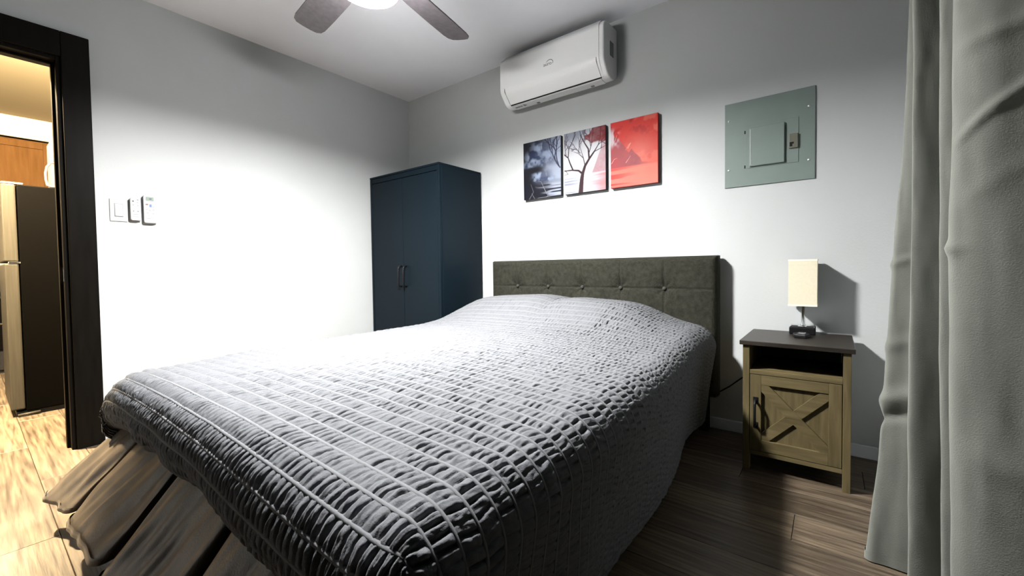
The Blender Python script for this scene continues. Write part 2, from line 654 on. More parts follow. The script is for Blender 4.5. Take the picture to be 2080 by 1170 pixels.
def comf_base(p, q):
    """p across (x), q along (distance from the head) in cloth length"""
    xl0, xr0 = XL + RX, XRt - RX
    yf0 = YF + RY
    x = np.clip(p, xl0, xr0)
    sr = np.clip(p - xr0, 0, None)
    sl = np.clip(xl0 - p, 0, None)
    orr, dr = drop_curve(sr, RX, math.pi / 2 + 0.11)
    ol, dl = drop_curve(sl, RX, math.pi / 2 + 0.02)
    x = x + orr - ol
    dx = dr + dl
    yq = YH - q
    y = np.clip(yq, yf0, None)
    sf = np.clip(yf0 - yq, 0, None)
    of, dyv = drop_curve(sf, RY, FOOT_TURN)
    y = y - of
    # foot hem hangs lower towards the right
    k = np.minimum(dx / RX, dyv / RY).clip(0, 1)
    sgn = np.where(p > 1.8, 1.0, -1.0)
    x = x - np.where(sgn > 0, 0.045, 0.0) * k * sgn
    y = y + np.where(sgn > 0, 0.045, -0.01) * k
    n = 2.4
    drop = (dx ** n + dyv ** n + 1e-12) ** (1 / n)
    # crowned top, pillows under the cloth
    top = 0.585 - 0.028 * ((x - 1.83) / 0.85) ** 2 - 0.022 * sstep(-1.55, -2.2, y)
    yy = y
    yprof = np.exp(-(np.clip(-0.36 - yy, 0, None) / 0.24) ** 2) * (1 - 0.10 * sstep(-0.28, -0.12, yy))
    h1 = 0.142 / (1 + np.abs((x - 1.47) / 0.42) ** 5)
    h2 = 0.130 / (1 + np.abs((x - 2.02) / 0.39) ** 3.6)
    hump = np.maximum(h1, h2) + 0.35 * np.minimum(h1, h2) * 0.3
    top = top + hump * yprof
    # gentle unevenness and a few sunk tucks
    top = top + 0.010 * (fbm(x * 3.1, y * 3.1, 3) - 0.5)
    for (tx, ty, a) in ((2.30, -1.02, 0.5), (2.06, -1.32, 0.7), (1.95, -1.62, 0.4), (2.2, -0.62, 0.9)):
        ca, sa = math.cos(a), math.sin(a)
        uu = (x - tx) * ca + (y - ty) * sa
        vv = -(x - tx) * sa + (y - ty) * ca
        top = top - 0.011 * np.exp(-(uu / 0.05) ** 2 - (vv / 0.010) ** 2)
    x = x - 0.068 * sstep(-1.5, -0.30, y) * sstep(2.15, 2.62, x)
    z = top - drop
    # side and foot folds
    fold = sstep(0.10, 0.35, dx)
    x = x + sgn * fold * 0.012 * np.sin(y * 11 + 2.0 * np.sin(y * 3.1)) * np.where(sgn > 0, 1, 0.5)
    ff = sstep(0.06, 0.2, dyv)
    y = y + ff * 0.010 * np.sin(x * 13 + 2 * np.sin(x * 4.0))
    z = np.maximum(z, 0.055)
    return np.stack([x, y, z], -1)


STRIP = 0.0435
p0 = XL + RX - (RX * math.pi / 2 + 0.08)
p1 = XRt - RX + RX * math.pi / 2 + 0.375
q_foot = -(YF + RY) + YH
q1 = q_foot + RY * FOOT_TURN + 0.010
npn, nq = 1080, int(round(q1 / STRIP * 9)) + 1
pp = np.linspace(p0, p1, npn)
qq = np.linspace(0, q1, nq)
PG, QG = np.meshgrid(pp, qq, indexing='ij')
# foot edge gets longer towards the right
stretch = 1 + 0.012 * sstep(1.5, 2.5, PG) * sstep(q_foot - 0.05, q1, QG)
B = comf_base(PG, QG * stretch)


def normals(P):
    du = np.gradient(P, axis=0)
    dv = np.gradient(P, axis=1)
    n = np.cross(dv, du)
    n /= np.linalg.norm(n, axis=-1, keepdims=True) + 1e-12
    return n


NB = normals(B)
if NB[npn // 2, nq // 2, 2] < 0:
    NB = -NB
sidx = np.floor(QG / STRIP)
fr = QG / STRIP - sidx
puff = np.sin(np.pi * fr).clip(0, 1) ** 0.55
hs = vnoise(sidx * 7.31 + 0.5, sidx * 0 + 0.5, 11)
warp = 0.030 * (fbm(PG * 10, sidx * 3.7 + 0.25 * QG / STRIP, 21) - 0.5)
tilt = (fr - 0.5) * 0.016 * (vnoise(PG * 6, sidx * 1.7, 5) - 0.25)
ph = (PG + warp + tilt) / 0.0205 + hs * 5
ridge = 1 - np.abs(np.cos(np.pi * ph)) ** 9.0
dv_ = vnoise(np.floor(ph + 0.5) * 3.3 + 0.5, sidx * 2.7 + 0.5, 63)
dep_ = 0.42 + 0.8 * sstep(0.45, 0.95, dv_ + 0.5 * (fbm(PG * 4, QG * 4, 65, 2) - 0.5))
ph2 = (PG + warp * 2.1 - tilt * 1.5) / 0.0118 + hs * 9
ridge2 = 1 - np.abs(np.cos(np.pi * ph2)) ** 2.0
fine = fbm(PG * 120, QG * 70, 31, 3) - 0.5
amp = 0.0076 + 0.0022 * sstep(0.9, 1.9, QG) + 0.004 * sstep(q_foot - 0.05, q_foot + 0.12, QG)
amp = amp * (0.55 + 0.9 * fbm(PG * 6, QG * 6, 41, 2)) * (1 - 0.35 * sstep(0.7, 0.3, QG))
disp = amp * puff * (0.25 - dep_ * (1 - ridge) + 0.28 * (ridge2 - 0.7) * vnoise(PG * 14, sidx, 9) + 0.6 * fine) + 0.0012 * puff
C = B + NB * disp[..., None]
comf = grid_obj('comforter', C, M_COMF, None, origin=(1.83, -1.2, 0.06), flip=True)
tag(comf, 'grey gathered comforter with puckered strips spread over the bed', 'comforter')
# rolled hem along the foot
Bh = C[:, -1, :]
hem = np.zeros((npn, 9, 3))
for k in range(9):
    th = math.pi * 1.25 * k / 8
    hem[:, k, :] = Bh + np.array([0.0, 0.016 * (1 - math.cos(th)), -0.016 * math.sin(th)])
grid_obj('hem', hem, M_COMF, comf, flip=True)
# pale ribbons stitched on the seams, one per seam
ns = int(q1 / STRIP)
pr_ = np.linspace(p0, p1, 320)
for k in range(1, ns + 1):
    qs = k * STRIP + np.array([-0.0042, -0.0030, 0.0030, 0.0042])
    Pg, Qg = np.meshgrid(pr_, qs, indexing='ij')
    st = 1 + 0.012 * sstep(1.5, 2.5, Pg) * sstep(q_foot - 0.05, q1, Qg)
    Rb = comf_base(Pg, Qg * st)
    Pn = np.repeat(Pg[:, :1], 4, 1)
    nb = normals(Rb)
    if nb[160, 1, 2] < 0:
        nb = -nb
    hgt = np.array([-0.0010, 0.0016, 0.0016, -0.0010])[None, :, None]
    Rb = Rb + nb * hgt
    grid_obj('seam_ribbon', Rb, M_RIBBON, comf, flip=True)

# ------------------------------------------------------------------ bed skirt
XS0, XS1 = 0.955, 2.66
path = []           # (x, recess) in cloth order
xk = XS0
wid = [0.215, 0.355, 0.365, 0.36, 0.36]
for k, wd in enumerate(wid):
    xe = xk + wd
    seq = [(xk, 0.0), (xk + 0.02, -0.012), (xk + wd * 0.25, -0.020), (xk + wd * 0.5, -0.006), (xk + wd * 0.75, -0.016), (xe - 0.02, -0.012),
           (xe, 0.004), (xe - 0.012, 0.05), (xe + 0.0, 0.085), (xe + 0.04, 0.09), (xe + 0.052, 0.045), (xe + 0.046, 0.008)]
    path += seq
    xk = xe + 0.042
path = np.array(path)
seg = np.concatenate([[0], np.cumsum(np.hypot(np.diff(path[:, 0]), np.diff(path[:, 1])))])
nu = 560
us = np.linspace(0, seg[-1], nu)
px_ = np.interp(us, seg, path[:, 0])
pr_in = np.interp(us, seg, path[:, 1])
ker = np.array([1, 2, 3, 2, 1.0])
ker /= ker.sum()
px_ = np.convolve(np.pad(px_, 2, mode='edge'), ker, 'valid')
pr_in = np.convolve(np.pad(pr_in, 2, mode='edge'), ker, 'valid')
nv = 46
tv = np.linspace(0, 1, nv)
PX, T = np.meshgrid(px_, tv, indexing='ij')
RI = np.repeat(pr_in[:, None], nv, 1)
zt = 0.385
hemz = 0.118 + 0.012 * np.sin(PX * 9 + 1)
Zs = zt * (1 - T) + hemz * T
fl = T ** 0.95
lean = -0.10 * (1 - sstep(0.95, 1.75, PX)) * T
Ys = -2.100 - 0.225 * fl - 0.03 * fl * (1 - sstep(0.9, 1.2, PX)) + RI * (0.3 + 0.8 * T)
wr = (fbm(us[:, None] * 7 + 0 * T, T * 0.9, 77, 3) - 0.5)
wr2 = (fbm(us[:, None] * 17 + T * 0.8, T * 0.7 + 3, 78, 2) - 0.5)
Ys = Ys - (0.085 * wr + 0.100 * wr2) * (0.15 + 0.85 * T) * (1 - 0.85 * sstep(0.6, 1.0, T))
Xs = PX + lean
skirt = grid_obj('bed_skirt', np.stack([Xs, Ys, Zs], -1), M_SKIRT, None, origin=(1.8, -2.2, 0.06), flip=False)
tag(skirt, 'brown grey pleated bed skirt flaring out under the comforter foot', 'bed skirt')
# hem fold of the skirt
hs_ = np.zeros((nu, 4, 3))
for k, (dy, dz) in enumerate(((0, 0), (-0.002, -0.002), (-0.003, 0.010), (-0.002, 0.0135))):
    hs_[:, k, 0] = Xs[:, -1]
    hs_[:, k, 1] = Ys[:, -1] + dy + dz * 0.5
    hs_[:, k, 2] = Zs[:, -1] + dz
grid_obj('hem', hs_, M_SKIRT, skirt)

# ------------------------------------------------------------------ wardrobe
WX0, WX1, WY0, WZ = 0.058, 0.884, -0.461, 1.663
war = thing('wardrobe', 'dark navy metal two-door wardrobe standing in the room corner', 'wardrobe', ((WX0 + WX1) / 2, -0.24, 0))
b = MB()
b.box(WX0, WX1, WY0 + 0.02, -0.02, 0.06, WZ - 0.012, 0.003)
b.build('body', M_METALNAVY, war)
b = MB()
b.box(WX0 - 0.002, WX1 + 0.002, WY0 - 0.002, -0.018, WZ - 0.014, WZ, 0.003)
b.build('top', M_METALNAVY, war)
b = MB()
b.box(WX1 - 0.020, WX1, WY0, WY0 + 0.022, 0.03, WZ - 0.015, 0.003)
b.box(WX0, WX0 + 0.020, WY0, WY0 + 0.022, 0.03, WZ - 0.015, 0.003)
b.box(WX0 + 0.0205, WX1 - 0.0205, WY0 + 0.004, WY0 + 0.02, WZ - 0.052, WZ - 0.015, 0.002)
b.box(WX0 + 0.0205, WX1 - 0.0205, WY0 + 0.004, WY0 + 0.02, 0.03, 0.075, 0.002)
b.build('frame', M_METALNAVY, war)
b = MB()
b.box(WX1 + 0.0002, WX1 + 0.0035, WY0 + 0.024, -0.03, 0.075, WZ - 0.03, 0.0025)
b.build('side_panel', M_METALNAVY, war)
xm = (WX0 + WX1) / 2
for s, (xa, xb, hx) in enumerate(((WX0 + 0.023, xm - 0.0015, xm - 0.030), (xm + 0.0015, WX1 - 0.023, xm + 0.030))):
    b = MB()
    b.box(xa, xb, WY0 + 0.002, WY0 + 0.02, 0.078, WZ - 0.056, 0.003)
    dr = b.build('door', M_METALNAVY, war)
    b = MB()
    z0, z1 = 0.775, 0.932
    pts = [(hx, WY0 + 0.003, z0), (hx, WY0 - 0.020, z0 + 0.004), (hx, WY0 - 0.028, z0 + 0.016), (hx, WY0 - 0.028, (z0 + z1) / 2),
           (hx, WY0 - 0.028, z1 - 0.016), (hx, WY0 - 0.020, z1 - 0.004), (hx, WY0 + 0.003, z1)]
    b.tube(pts, 0.0065, 10)
    b.build('handle', M_BLACK, dr)
for lx in (WX0 + 0.03, WX1 - 0.07):
    for ly in (WY0 + 0.03, -0.07):
        b = MB()
        b.box(lx, lx + 0.04, ly, ly + 0.04, 0, 0.06, 0.003)
        b.build('leg', M_METALNAVY, war)

# ------------------------------------------------------------------ nightstand
nsd = thing('nightstand', 'greige wood nightstand with dark top and crossed barn door', 'nightstand', (2.977, -0.24, 0))
NX0, NX1, NY0, NY1, NZ = 2.788, 3.164, -0.436, -0.046, 0.573
b = MB()
b.box(2.776, 3.176, -0.446, -0.036, NZ - 0.019, NZ, 0.002)
b.build('top', M_NSTOP, nsd)
for xa in (NX0, NX1 - 0.026):
    b = MB()
    b.box(xa, xa + 0.026, NY0, NY0 + 0.036, 0, NZ - 0.0195, 0.0015)
    b.build('leg', M_NSWOOD, nsd)
    b = MB()
    b.box(xa, xa + 0.026, NY1 - 0.036, NY1, 0, NZ - 0.0195, 0.0015)
    b.build('leg', M_NSWOOD, nsd)
    b = MB()
    b.box(xa + 0.004, xa + 0.022, NY0 + 0.0365, NY1 - 0.0365, 0.075, NZ - 0.0195, 0.001)
    b.build('side_panel', M_NSWOOD, nsd)
xa, xb = NX0 + 0.0265, NX1 - 0.0265
b = MB()
b.box(xa, xb, NY0 + 0.002, NY1 - 0.02, 0.428, 0.446, 0.001)
b.build('shelf', M_NSWOODH, nsd)
b = MB()
b.box(xa, xb, NY0 + 0.002, NY1 - 0.02, 0.072, 0.090, 0.001)
b.build('bottom_rail', M_NSWOODH, nsd)
b = MB()
b.box(xa, xb, NY1 - 0.016, NY1 - 0.010, 0.09, NZ - 0.02)
b.build('back_panel', M_NSTOP, nsd)
# door
DX0, DX1, DZ0, DZ1 = xa + 0.002, xb - 0.002, 0.0925, 0.4255
b = MB()
b.box(DX0, DX1, NY0 + 0.013, NY0 + 0.022, DZ0, DZ1)
ndoor = b.build('door', M_NSWOOD, nsd)
SW = 0.042
fr_parts = [(DX0, DX0 + SW, DZ0, DZ1, M_NSWOOD, 'stile'), (DX1 - SW, DX1, DZ0, DZ1, M_NSWOOD, 'stile'),
            (DX0 + SW + 0.0003, DX1 - SW - 0.0003, DZ1 - SW, DZ1, M_NSWOODH, 'rail'), (DX0 + SW + 0.0003, DX1 - SW - 0.0003, DZ0, DZ0 + SW + 0.006, M_NSWOODH, 'rail')]
for (a0, a1, c0, c1, mm_, nm) in fr_parts:
    b = MB()
    b.box(a0, a1, NY0 + 0.001, NY0 + 0.013, c0, c1, 0.0012)
    b.build(nm, mm_, ndoor)
ix0, ix1, iz0, iz1 = DX0 + SW + 0.0005, DX1 - SW - 0.0005, DZ0 + SW + 0.0065, DZ1 - SW - 0.0005


def diag_plank(xa_, za_, xb_, zb_, half, ya, yb):
    """plank between opposite corners of the panel, clipped to it"""
    d = Vector((xb_ - xa_, zb_ - za_)).normalized()
    n = Vector((-d.y, d.x)) * half
    ext = 0.1
    pts = [Vector((xa_, za_)) - d * ext + n, Vector((xb_, zb_)) + d * ext + n, Vector((xb_, zb_)) + d * ext - n, Vector((xa_, za_)) - d * ext - n]
    for axis, lim, keep in ((0, ix0, 1), (0, ix1, -1), (1, iz0, 1), (1, iz1, -1)):
        out = []
        for i, p in enumerate(pts):
            qn = pts[(i + 1) % len(pts)]
            ip = (p[axis] - lim) * keep >= 0
            iq = (qn[axis] - lim) * keep >= 0
            if ip:
                out.append(p)
            if ip != iq:
                tt = (lim - p[axis]) / (qn[axis] - p[axis])
                out.append(p + (qn - p) * tt)
        pts = out
    bb = MB()
    bb.prism([(p.x, p.y) for p in pts], 'y', ya, yb)
    return bb


diag_plank(ix0, iz0, ix1, iz1, 0.020, NY0 + 0.004, NY0 + 0.013).build('cross_plank', M_NSWOODH, ndoor)
diag_plank(ix0, iz1, ix1, iz0, 0.020, NY0 + 0.0015, NY0 + 0.0129).build('cross_plank', M_NSWOODH, ndoor)
b = MB()
hx = DX0 + SW * 0.5
b.tube([(hx, NY0 + 0.002, 0.205), (hx, NY0 - 0.016, 0.207), (hx, NY0 - 0.024, 0.220), (hx, NY0 - 0.024, 0.262), (hx, NY0 - 0.024, 0.298),
        (hx, NY0 - 0.016, 0.312), (hx, NY0 + 0.002, 0.314)], 0.0055, 10)
b.box(hx - 0.009, hx + 0.009, NY0 - 0.002, NY0 + 0.001, 0.192, 0.218, 0.0008)
b.box(hx - 0.009, hx + 0.009, NY0 - 0.002, NY0 + 0.001, 0.300, 0.328, 0.0008)
b.build('handle', M_BLACK, ndoor)

# ------------------------------------------------------------------ table lamp
LX0, LX1, LY0, LY1, LZ0, LZ1 = 2.934, 3.046, -0.140, -0.028, 0.708, 0.927
lamp = thing('table_lamp', 'small table lamp with square cream shade and chrome stem on the nightstand', 'lamp', (2.99, -0.084, NZ))
b = MB()
th = 0.0016
b.box(LX0, LX1, LY0, LY0 + th, LZ0, LZ1)
b.box(LX0, LX1, LY1 - th, LY1, LZ0, LZ1)
b.box(LX0, LX0 + th, LY0 + th, LY1 - th, LZ0, LZ1)
b.box(LX1 - th, LX1, LY0 + th, LY1 - th, LZ0, LZ1)
shade = b.build('lamp_shade', M_SHADE, lamp)
for z0, z1 in ((LZ0 - 0.0005, LZ0 + 0.008), (LZ1 - 0.008, LZ1 + 0.0005)):
    e2 = 0.0008
    b = MB()
    b.box(LX0 - e2, LX1 + e2, LY0 - e2, LY0, z0, z1)
    b.box(LX0 - e2, LX1 + e2, LY1, LY1 + e2, z0, z1)
    b.box(LX0 - e2, LX0, LY0, LY1, z0, z1)
    b.box(LX1, LX1 + e2, LY0, LY1, z0, z1)
    b.build('shade_trim', M_SHADETRIM, shade)
lcx, lcy = 2.99, -0.084
b = MB()
b.box(2.938, 3.040, -0.136, -0.034, NZ + 0.0005, NZ + 0.034, 0.004)
base = b.build('base', M_BLACK, lamp)
b = MB()
b.box(2.940, 3.038, -0.134, -0.036, NZ + 0.034, NZ + 0.039, 0.002)
b.build('base_plate', M_CHROME, base)
for xs in (2.946, 3.006):
    b = MB()
    b.box(xs, xs + 0.026, -0.128, -0.110, NZ + 0.0385, NZ + 0.0405, 0.0005)
    b.build('socket', M_BLACKGAP, base)
b = MB()
b.lathe([(0.010, 0.0), (0.010, 0.004), (0.0075, 0.006), (0.0075, 0.15)], (lcx, lcy, NZ + 0.039), 16)
b.build('stem', M_CHROME, lamp)
b = MB()
b.lathe([(0.014, 0.0), (0.016, 0.01), (0.016, 0.045), (0.012, 0.05)], (lcx, lcy, NZ + 0.188), 16)
b.build('bulb_socket', M_WHITEPL2, lamp)
b = MB()
b.lathe([(0.012, 0.0), (0.018, 0.02), (0.028, 0.045), (0.028, 0.06), (0.018, 0.08), (0.003, 0.086)], (lcx, lcy, NZ + 0.238), 18)
b.build('bulb', M_WHITEPL, lamp)
b = MB()
for a in (0, math.pi / 2):
    dx, dy = math.cos(a) * 0.056, math.sin(a) * 0.056
    b.tube([(lcx - dx, lcy - dy, LZ0 + 0.03), (lcx + dx, lcy + dy, LZ0 + 0.03)], 0.0012, 6)
b.build('shade_support', M_CHROME, shade)
b = MB()
b.tube([(2.97, -0.036, NZ + 0.008), (2.95, -0.022, NZ + 0.006), (2.90, -0.020, NZ - 0.03), (2.84, -0.018, 0.42), (2.77, -0.014, 0.345), (2.71, -0.010, 0.293), (2.66, -0.010, 0.246), (2.60, -0.010, 0.20)], 0.0035, 8)
pc = b.build('power_cord', M_BLACK, lamp)

# little black charger in front of the lamp
rem = thing('phone_charger', 'small black palm-sized device lying in front of the lamp base', 'charger', (2.99, -0.215, NZ))
b = MB()
b.prism([(2.965, -0.250), (3.010, -0.262), (3.024, -0.215), (3.012, -0.170), (2.975, -0.165), (2.958, -0.205)], 'z', NZ + 0.0005, NZ + 0.017, 0.004)
body = b.build('body', M_BLACK, rem)
b = MB()
b.prism([(2.976, -0.225), (3.004, -0.231), (3.008, -0.200), (2.982, -0.196)], 'z', NZ + 0.0165, NZ + 0.0185, 0.0006)
b.build('display', M_GREYPL, body)
for k in range(3):
    b = MB()
    b.box(2.980 + k * 0.010, 2.987 + k * 0.010, -0.190, -0.182, NZ + 0.0165, NZ + 0.0185, 0.0006)
    b.build('button', M_GREYPL, body)

# ------------------------------------------------------------------ air conditioner
AX0, AX1 = 1.235, 2.022
ac = thing('air_conditioner', 'white wall-mounted split air conditioner above the canvas prints', 'air conditioner', ((AX0 + AX1) / 2, -0.1, 2.03))


def arc_pts(poly, r, n=5):
    """round the corners of an open outline"""
    out = [poly[0]]
    for i in range(1, len(poly) - 1):
        p, a, c = Vector(poly[i]), Vector(poly[i - 1]), Vector(poly[i + 1])
        d1, d2 = (a - p), (c - p)
        rr = min(r, d1.length * 0.45, d2.length * 0.45)
        s, e_ = p + d1.normalized() * rr, p + d2.normalized() * rr
        for k in range(n + 1):
            t_ = k / n
            out.append(tuple(s * (1 - t_) ** 2 + p * 2 * t_ * (1 - t_) + e_ * t_ * t_))
    out.append(poly[-1])
    return out


prof = arc_pts([(-0.001, 2.378), (-0.165, 2.372), (-0.198, 2.338), (-0.200, 2.13), (-0.130, 2.050), (-0.055, 2.046), (-0.001, 2.088)], 0.03, 5)
b = MB()
b.prism(prof, 'x', AX0, AX1, 0.0)
acb = b.build('casing', M_WHITEPL, ac)
mo = acb.modifiers.new('bevel', 'BEVEL')
mo.width = 0.010
mo.segments = 3
mo.angle_limit = math.radians(50)
# front panel: skin standing proud of the casing
fp = arc_pts([(-0.168, 2.3745), (-0.2005, 2.340), (-0.2035, 2.128), (-0.1365, 2.0585)], 0.03, 6)
fp_in = [(y_ + 0.006, z_ - 0.001) for (y_, z_) in fp]
b = MB()
b.prism(fp + fp_in[::-1], 'x', AX0 + 0.030, AX1 - 0.030)
b.build('front_panel', M_WHITEPL, ac)
b = MB()
b.prism([(-0.1350, 2.0600), (-0.1290, 2.0515), (-0.1262, 2.0535), (-0.1310, 2.0620)], 'x', AX0 + 0.045, AX1 - 0.045)
b.build('air_slot', M_BLACKGAP, ac)
for xs in (AX0 + 0.045, AX1 - 0.0475):
    b = MB()
    b.prism([(-0.2042, 2.150), (-0.2042, 2.127), (-0.1372, 2.0570), (-0.1340, 2.0600), (-0.2000, 2.129), (-0.2000, 2.150)], 'x', xs, xs + 0.0022)
    b.build('panel_seam', M_GREYPL, ac)
b = MB()
b.prism([(-0.1250, 2.0488), (-0.1200, 2.0468), (-0.062, 2.0437), (-0.060, 2.0475), (-0.125, 2.0515)], 'x', AX0 + 0.05, AX1 - 0.05)
b.build('louver', M_WHITEPL2, ac)
for xs in (1.470, 1.880):
    b = MB()
    b.box(xs, xs + 0.022, -0.088, -0.072, 2.0405, 2.0445, 0.001)
    b.build('clip', M_GREYPL, ac)
b = MB()
for k, (xs, wdt) in enumerate(((1.300, 0.012), (1.316, 0.006), (1.326, 0.010), (1.343, 0.004), (1.352, 0.004))):
    b.box(xs, xs + wdt, -0.104, -0.092, 2.0432, 2.0466)
b.prism([(1.372, -0.112), (1.372, -0.090), (1.394, -0.096)], 'z', 2.0425, 2.0466)
b.build('warning_print', M_GREYPL, ac)
b = MB()
b.box(AX1 + 0.0002, AX1 + 0.0022, -0.112, -0.062, 2.183, 2.270, 0.0005)
b.build('rating_sticker', M_GREYPL, ac)
# emblem: swoosh over a low line of letters
lg = MB()
for k in range(16):
    a0 = math.radians(150 - k * 11)
    a1 = math.radians(150 - (k + 1) * 11)
    r0, r1 = 0.024, 0.024 + 0.0045 * math.sin(math.pi * (k + 0.5) / 16)
    cxl, czl = 1.648, 2.214
    lg.prism([(cxl + r0 * math.cos(a0) * 1.1, czl + r0 * math.sin(a0) * 0.8), (cxl + r1 * math.cos(a0) * 1.1, czl + r1 * math.sin(a0) * 0.8),
              (cxl + r1 * math.cos(a1) * 1.1, czl + r1 * math.sin(a1) * 0.8), (cxl + r0 * math.cos(a1) * 1.1, czl + r0 * math.sin(a1) * 0.8)], 'y', -0.2045, -0.203)
lg.build('emblem', M_GREYPL, ac)
tx = bpy.data.curves.new('emblem_text', 'FONT')
tx.body = 'auro'
tx.size = 0.030
tx.extrude = 0.0004
to = bpy.data.objects.new('emblem_text', tx)
COL.objects.link(to)
dg = bpy.context.evaluated_depsgraph_get()
tme = bpy.data.meshes.new_from_object(to.evaluated_get(dg))
bpy.data.objects.remove(to)
bm = bmesh.new()
bm.from_mesh(tme)
for v in bm.verts:
    v.co = Vector((1.604 + v.co.x * 1.1, -0.2038 - v.co.z, 2.203 + v.co.y))
lt = MB()
lt.add_bm(bm)
lt.build('emblem_lettering', M_GREYPL, ac)

# ------------------------------------------------------------------ breaker panel
bp_ = thing('breaker_panel', 'grey-green metal electrical breaker panel set in the white wall', 'electrical panel', (2.833, -0.004, 1.32))
b = MB()
b.box(2.634, 3.031, -0.007, -0.0005, 1.320, 1.765, 0.002)
cov = b.build('cover', M_PANEL, bp_)
b = MB()
b.box(2.733, 2.964, -0.0095, -0.0072, 1.410, 1.630, 0.001)
pd = b.build('door', M_PANEL, bp_)
b = MB()
b.prism([(2.752, 1.416), (2.907, 1.416), (2.907, 1.615), (2.752, 1.615)], 'y', -0.0215, -0.0097, 0.004)
b.build('raised_panel', M_PANEL, pd)
b = MB()
b.box(2.7565, 2.7590, -0.0225, -0.0213, 1.424, 1.608)
b.build('panel_rib', M_SCREW, pd)
b = MB()
b.box(2.925, 2.962, -0.0185, -0.0097, 1.479, 1.550, 0.002)
la = b.build('latch', M_LATCH, pd)
b = MB()
b.box(2.9275, 2.939, -0.0195, -0.0183, 1.488, 1.509)
b.box(2.939, 2.945, -0.0195, -0.0183, 1.500, 1.509)
b.build('latch_slot', M_BLACKGAP, la)
for hz in (1.600, 1.420):
    b = MB()
    b.box(2.7275, 2.7335, -0.0105, -0.0072, hz - 0.008, hz + 0.008, 0.0008)
    b.build('hinge', M_BLACK, pd)
for (sx, sz) in ((2.654, 1.673), (3.005, 1.672), (3.006, 1.413), (2.654, 1.413)):
    b = MB()
    b.lathe([(0.0058, 0.0), (0.0055, -0.0015), (0.003, -0.003), (0.0004, -0.0033)], (sx, -0.007, sz), 14, 'y')
    b.build('screw', M_SCREW, cov)

# ------------------------------------------------------------------ canvas prints
AZ0, AZ1, AD = 1.397, 1.804, 0.030


def seg_dist(U, V, asp, pts, r0, r1):
    """signed soft coverage of a tapering stroke along pts"""
    cov_ = np.zeros_like(U)
    n = len(pts) - 1
    for i in range(n):
        (xa_, ya_), (xb_, yb_) = pts[i], pts[i + 1]
        dx, dy = (xb_ - xa_) * asp, yb_ - ya_
        tt = np.clip((((U - xa_) * asp) * dx + (V - ya_) * dy) / (dx * dx + dy * dy + 1e-9), 0, 1)
        d = np.hypot((U - xa_) * asp - tt * dx, V - ya_ - tt * dy)
        rr = r0 + (r1 - r0) * ((i + tt) / n)
        cov_ = np.maximum(cov_, np.clip((rr - d) / 0.006 + 0.5, 0, 1))
    return cov_


def mixc(c, col, a):
    return c * (1 - a[..., None]) + np.array(col) * a[..., None]


def twigs(seed, start, ang, length, depth, out):
    r_ = random.Random(seed)
    pts = [start]
    a = ang
    for k in range(4):
        a += r_.uniform(-0.25, 0.25)
        pts.append((pts[-1][0] + math.cos(a) * length / 4, pts[-1][1] + math.sin(a) * length / 4))
    out.append((pts, depth))
    if depth > 0:
        for j in range(3):
            twigs(seed * 3 + j + 1, pts[2 + (j % 3)], a + r_.choice((-1, 1)) * r_.uniform(0.3, 0.8), length * 0.62, depth - 1, out)


